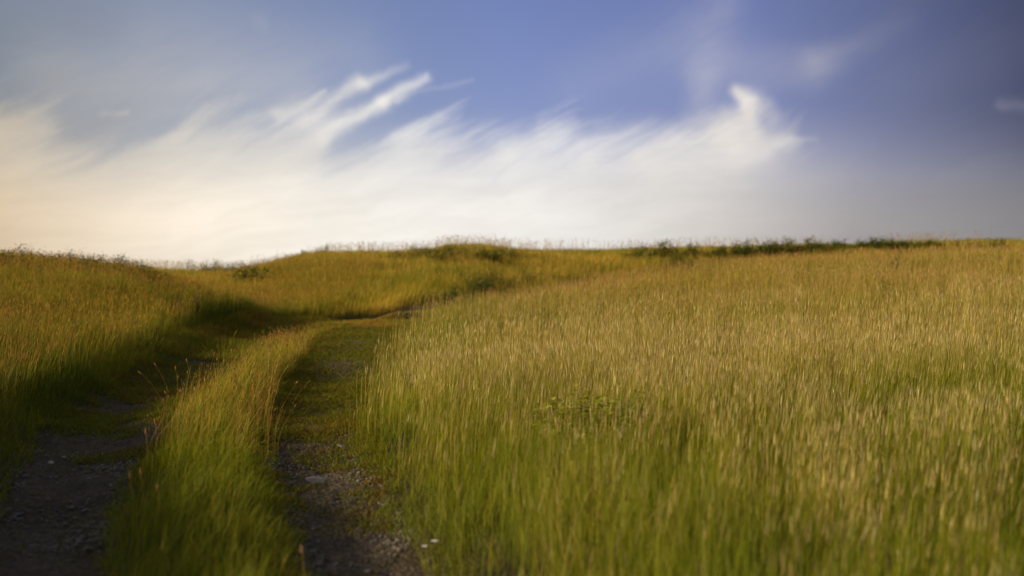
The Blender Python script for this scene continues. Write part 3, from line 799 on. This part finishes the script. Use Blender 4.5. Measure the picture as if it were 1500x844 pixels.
pts = sorted(((u - UMIN) / (UMAX - UMIN), v / VMAXC) for u, v in ep)
cu.points[0].location = (0, pts[0][1]); cu.points[1].location = (1, pts[-1][1])
for x_, y_ in pts:
    if 0 < x_ < 1: cu.points.new(x_, y_)
fc.mapping.update()
usheared = math_('SUBTRACT', UW, math_('MULTIPLY', math_('SUBTRACT', VW, shear_ref), SH))
link_or_set(fc.inputs['Value'], math_('DIVIDE', math_('SUBTRACT', usheared, UMIN), UMAX - UMIN, clamp=True))
top = math_('MULTIPLY', fc.outputs[0], VMAXC)
dv = math_('SUBTRACT', top, VW)       # positive inside the veil
dv = math_('ADD', dv, math_('MULTIPLY', math_('SUBTRACT', fib, .5), 1.7))
veil_edge = math_('ADD', smooth_(dv, -.45, .40, 0, .62), smooth_(dv, .1, 1.5, 0, .38))
# right side: the veil is only a thin grey haze
veil_str = smooth_(U0, uv(930, 0)[0], uv(1230, 0)[0], 1.0, .45)
veil_str = math_('MULTIPLY', veil_str, smooth_(soft, .25, .55, .86, 1.0))
veil = math_('MULTIPLY', veil_edge, veil_str)

def stroke(a, b, w0, w1, i0, i1, src=PS):
    (ax, ay), (bx, by) = uv(*a), uv(*b)
    w0 = w0 / 100; w1 = w1 / 100
    dx, dy = bx - ax, by - ay; l2 = dx * dx + dy * dy
    pa = vmath('SUBTRACT', src, (ax, ay, 0))
    t = math_('DIVIDE', vmath('DOT_PRODUCT', pa, (dx, dy, 0)), l2, clamp=True)
    proj = vmath('SCALE', (dx, dy, 0), scale=t)
    d = vmath('DISTANCE', pa, proj)
    ww = math_('MULTIPLY_ADD', t, w1 - w0, w0)
    g = math_('POWER', math_('DIVIDE', d, ww), 2.0)
    g = math_('EXPONENT', math_('MULTIPLY', g, -1.0))
    return math_('MULTIPLY', g, math_('MULTIPLY_ADD', t, i1 - i0, i0))
def union(a, b):   # 1-(1-a)(1-b)
    return math_('SUBTRACT', 1.0, math_('MULTIPLY', math_('SUBTRACT', 1.0, a, clamp=True), math_('SUBTRACT', 1.0, b, clamp=True)))
strokes = [
    ((405, 172), (478, 134), 10, 4, .55, .35), ((445, 178), (530, 122), 13, 10, .50, .52), ((530, 122), (600, 96), 9, 6, .50, .10),
    ((470, 195), (560, 150), 17, 10, .55, .68), ((560, 150), (625, 116), 10, 8, .72, .42), ((590, 216), (642, 172), 20, 8, .35, .18), ((560, 150), (690, 118), 5, 3, .1, .1),
    ((745, 228), (845, 180), 26, 10, .7, .15), ((860, 225), (960, 180), 26, 12, .6, .12), ((940, 232), (1060, 190), 22, 20, .75, .85), ((1060, 190), (1094, 172), 22, 16, .8, .85),
    ((1098, 190), (1096, 152), 17, 13, .9, .9), ((1096, 152), (1082, 136), 12, 9, .9, .7), ((1104, 148), (1132, 170), 15, 12, .45, .35), ((1075, 208), (1150, 208), 24, 16, .85, .5), ((1140, 207), (1195, 203), 8, 4, .4, .15), ((960, 262), (1120, 226), 20, 14, .5, .5),
    ((1030, 115), (1022, 172), 22, 16, .16, .14), ((1062, -20), (1040, 80), 26, 40, .12, .07), ((1200, 95), (1330, 30), 24, 16, .20, .06), ((1060, 105), (1200, 97), 46, 26, .10, .17), ((1330, 120), (1520, 60), 50, 40, .06, .07), ((1140, 262), (1520, 268), 14, 20, .12, .16),
    ((1465, 152), (1540, 162), 8, 8, .3, .3), ((150, 170), (185, 164), 5, 3, .18, .2), ((-60, 200), (60, 190), 36, 22, .7, .5), ((80, 125), (430, 150), 60, 46, .22, .26), ((230, 60), (520, 85), 55, 50, .10, .10), ((840, 120), (1010, 60), 40, 50, .05, .10), ((378, 28), (386, 44), 10, 6, .06, .05),
]
st = None
for s_ in strokes:
    o_ = stroke(*s_)
    st = o_ if st is None else union(st, o_)
st = math_('MULTIPLY', st, smooth_(fib, .25, .6, .72, 1.05))
white = union(veil, st)
# high thin veil to the left and in the far upper right
hi = math_('MULTIPLY', smooth_(U0, uv(640, 0)[0], uv(60, 0)[0]), smooth_(noise_(rot_stretch(PW, R(18), 2.4, .8), .5, 5, .55).outputs['Fac'], .28, .72, .35, .95))
hi2 = math_('MULTIPLY', smooth_(U0, uv(1000, 0)[0], uv(1400, 0)[0], 0, 1), smooth_(fib, .3, .75, .10, .5))
thin = math_('MULTIPLY', math_('MAXIMUM', hi, hi2), .82)
# soft glow of fine haze rising from the horizon
hz = smooth_(V0, uv(750, 150)[1], uv(750, 345)[1])
hz = math_('MULTIPLY', hz, .8)

sky = node('ShaderNodeTexSky', sky_type='NISHITA'); sky.sun_disc = False
sky.sun_elevation = SUN_EL; sky.sun_rotation = SUN_AZ; sky.air_density = 1.0; sky.dust_density = .6; sky.ozone_density = 2.2; sky.altitude = 300
SKY_K = .07
def colramp(stops, fac):
    r = node('ShaderNodeValToRGB'); e = r.color_ramp.elements
    us = [((u - UMIN) / (UMAX - UMIN), c) for u, c in stops]
    e[0].position = us[0][0]; e[0].color = (*us[0][1], 1); e[1].position = us[-1][0]; e[1].color = (*us[-1][1], 1)
    for p_, c in us[1:-1]:
        k = e.new(p_); k.color = (*c, 1)
    L.new(fac, r.inputs[0]); return r.outputs[0]
def lin(r_, g_, b_):
    f = lambda v: (v / 255 / 12.92) if v / 255 < .04045 else ((v / 255 + .055) / 1.055) ** 2.4
    return (f(r_), f(g_), f(b_))
ufac = math_('DIVIDE', math_('SUBTRACT', U0, UMIN), UMAX - UMIN, clamp=True)
blue_tint = colramp([(uv(-100, 0)[0], (.95, .78, .70)), (uv(300, 0)[0], (.92, .74, .80)), (uv(750, 0)[0], (.78, .64, .90)), (uv(1100, 0)[0], (.64, .50, .72)), (uv(1500, 0)[0], (.20, .15, .22)), (8.5, (.5, .45, .5)), (10.5, (1.3, 1.2, 1.2))], ufac)  # last stops, past the right edge, are brightened to lift the shaded fill
clear_sky = mixcol(1.0, sky.outputs[0], blue_tint, 'MULTIPLY')
cloud_lo = colramp([(uv(-60, 0)[0], lin(212, 188, 156)), (uv(60, 0)[0], lin(230, 210, 182)), (uv(300, 0)[0], lin(252, 240, 222)), (uv(560, 0)[0], lin(250, 245, 236)), (uv(820, 0)[0], lin(238, 234, 229)), (uv(1050, 0)[0], lin(212, 207, 201)), (uv(1250, 0)[0], lin(168, 164, 162)), (uv(1520, 0)[0], lin(138, 136, 138))], ufac)
cloud_hi = colramp([(uv(-60, 0)[0], lin(205, 190, 168)), (uv(250, 0)[0], lin(226, 218, 204)), (uv(560, 0)[0], lin(244, 240, 233)), (uv(820, 0)[0], lin(242, 239, 234)), (uv(1080, 0)[0], lin(236, 230, 222)), (uv(1300, 0)[0], lin(165, 165, 180)), (uv(1520, 0)[0], lin(130, 132, 150))], ufac)
cl = mixcol(smooth_(V0, uv(750, 330)[1], uv(750, 210)[1]), cloud_lo, cloud_hi)
thin_col = colramp([(uv(-60, 0)[0], lin(118, 120, 128)), (uv(300, 0)[0], lin(156, 159, 174)), (uv(1000, 0)[0], lin(140, 145, 170)), (uv(1500, 0)[0], lin(80, 84, 108))], ufac)
K = 1.0 / SKY_K / 2 ** EXPO
def bright(c): return vmath('SCALE', c, scale=K)
c0 = mixcol(thin, clear_sky, bright(thin_col))
c1 = mixcol(hz, c0, bright(cl))
layer = noise_(rot_stretch(PW, R(7), 3.4, .55), .8, 6, .6).outputs['Fac']
cl2 = vmath('SCALE', bright(cl), scale=smooth_(layer, .3, .68, .90, 1.07))
c2 = mixcol(white, c1, cl2)
# broad pale cloud sheet added above and beside the picture to lift the shade
over = math_('MAXIMUM', smooth_(V0, 5.5, 10.0), smooth_(math_('ABSOLUTE', U0), 9.0, 13.0))
c2 = mixcol(math_('MULTIPLY', over, .6), c2, vmath('SCALE', (.36, .37, .42), scale=K))
# aureole added around the sun, outside the picture, to brighten shaded grass
sdv = (math.sin(SUN_AZ) * math.cos(SUN_EL), math.cos(SUN_AZ) * math.cos(SUN_EL), math.sin(SUN_EL))
ang = math_('ARCCOSINE', vmath('DOT_PRODUCT', tc.outputs['Generated'], sdv))
glow = math_('MULTIPLY_ADD', math_('EXPONENT', math_('MULTIPLY', math_('POWER', math_('DIVIDE', ang, R(32)), 2.0), -1.0)), 5.0, 1.0)
c3 = vmath('SCALE', c2, scale=glow)
bg = node('ShaderNodeBackground'); L.new(c3, bg.inputs[0]); bg.inputs[1].default_value = SKY_K
wo = node('ShaderNodeOutputWorld'); L.new(bg.outputs[0], wo.inputs[0])
w.cycles.sampling_method = 'MANUAL'; w.cycles.sample_map_resolution = 512

# ------------------------------------------------------------------ sun
sl = bpy.data.lights.new('sun', 'SUN'); sl.energy = 5.0; sl.angle = R(.6); sl.color = (1.0, .81, .47)
so = bpy.data.objects.new('sun', sl); COL.objects.link(so)
from mathutils import Vector
sd = Vector((math.sin(SUN_AZ) * math.cos(SUN_EL), math.cos(SUN_AZ) * math.cos(SUN_EL), math.sin(SUN_EL)))
so.rotation_euler = sd.to_track_quat('Z', 'Y').to_euler(); so.location = sd * 50

# ------------------------------------------------------------------ camera
cam = bpy.data.cameras.new('camera'); co = bpy.data.objects.new('camera', cam); COL.objects.link(co)
cam.sensor_width = 36; cam.lens = 45; cam.clip_end = 12000; cam.clip_start = .05
co.location = (0, 0, EYE); co.rotation_euler = (R(90), 0, 0)
cam.dof.use_dof = True; cam.dof.focus_distance = 13.0; cam.dof.aperture_fstop = 1.25; cam.dof.aperture_blades = 0
sc.camera = co
sc.view_settings.view_transform = 'Standard'; sc.view_settings.look = 'None'; sc.view_settings.exposure = EXPO; sc.view_settings.gamma = 1
sc.cycles.use_denoising = True; sc.cycles.max_bounces = 6; sc.cycles.diffuse_bounces = 3; sc.cycles.transmission_bounces = 4
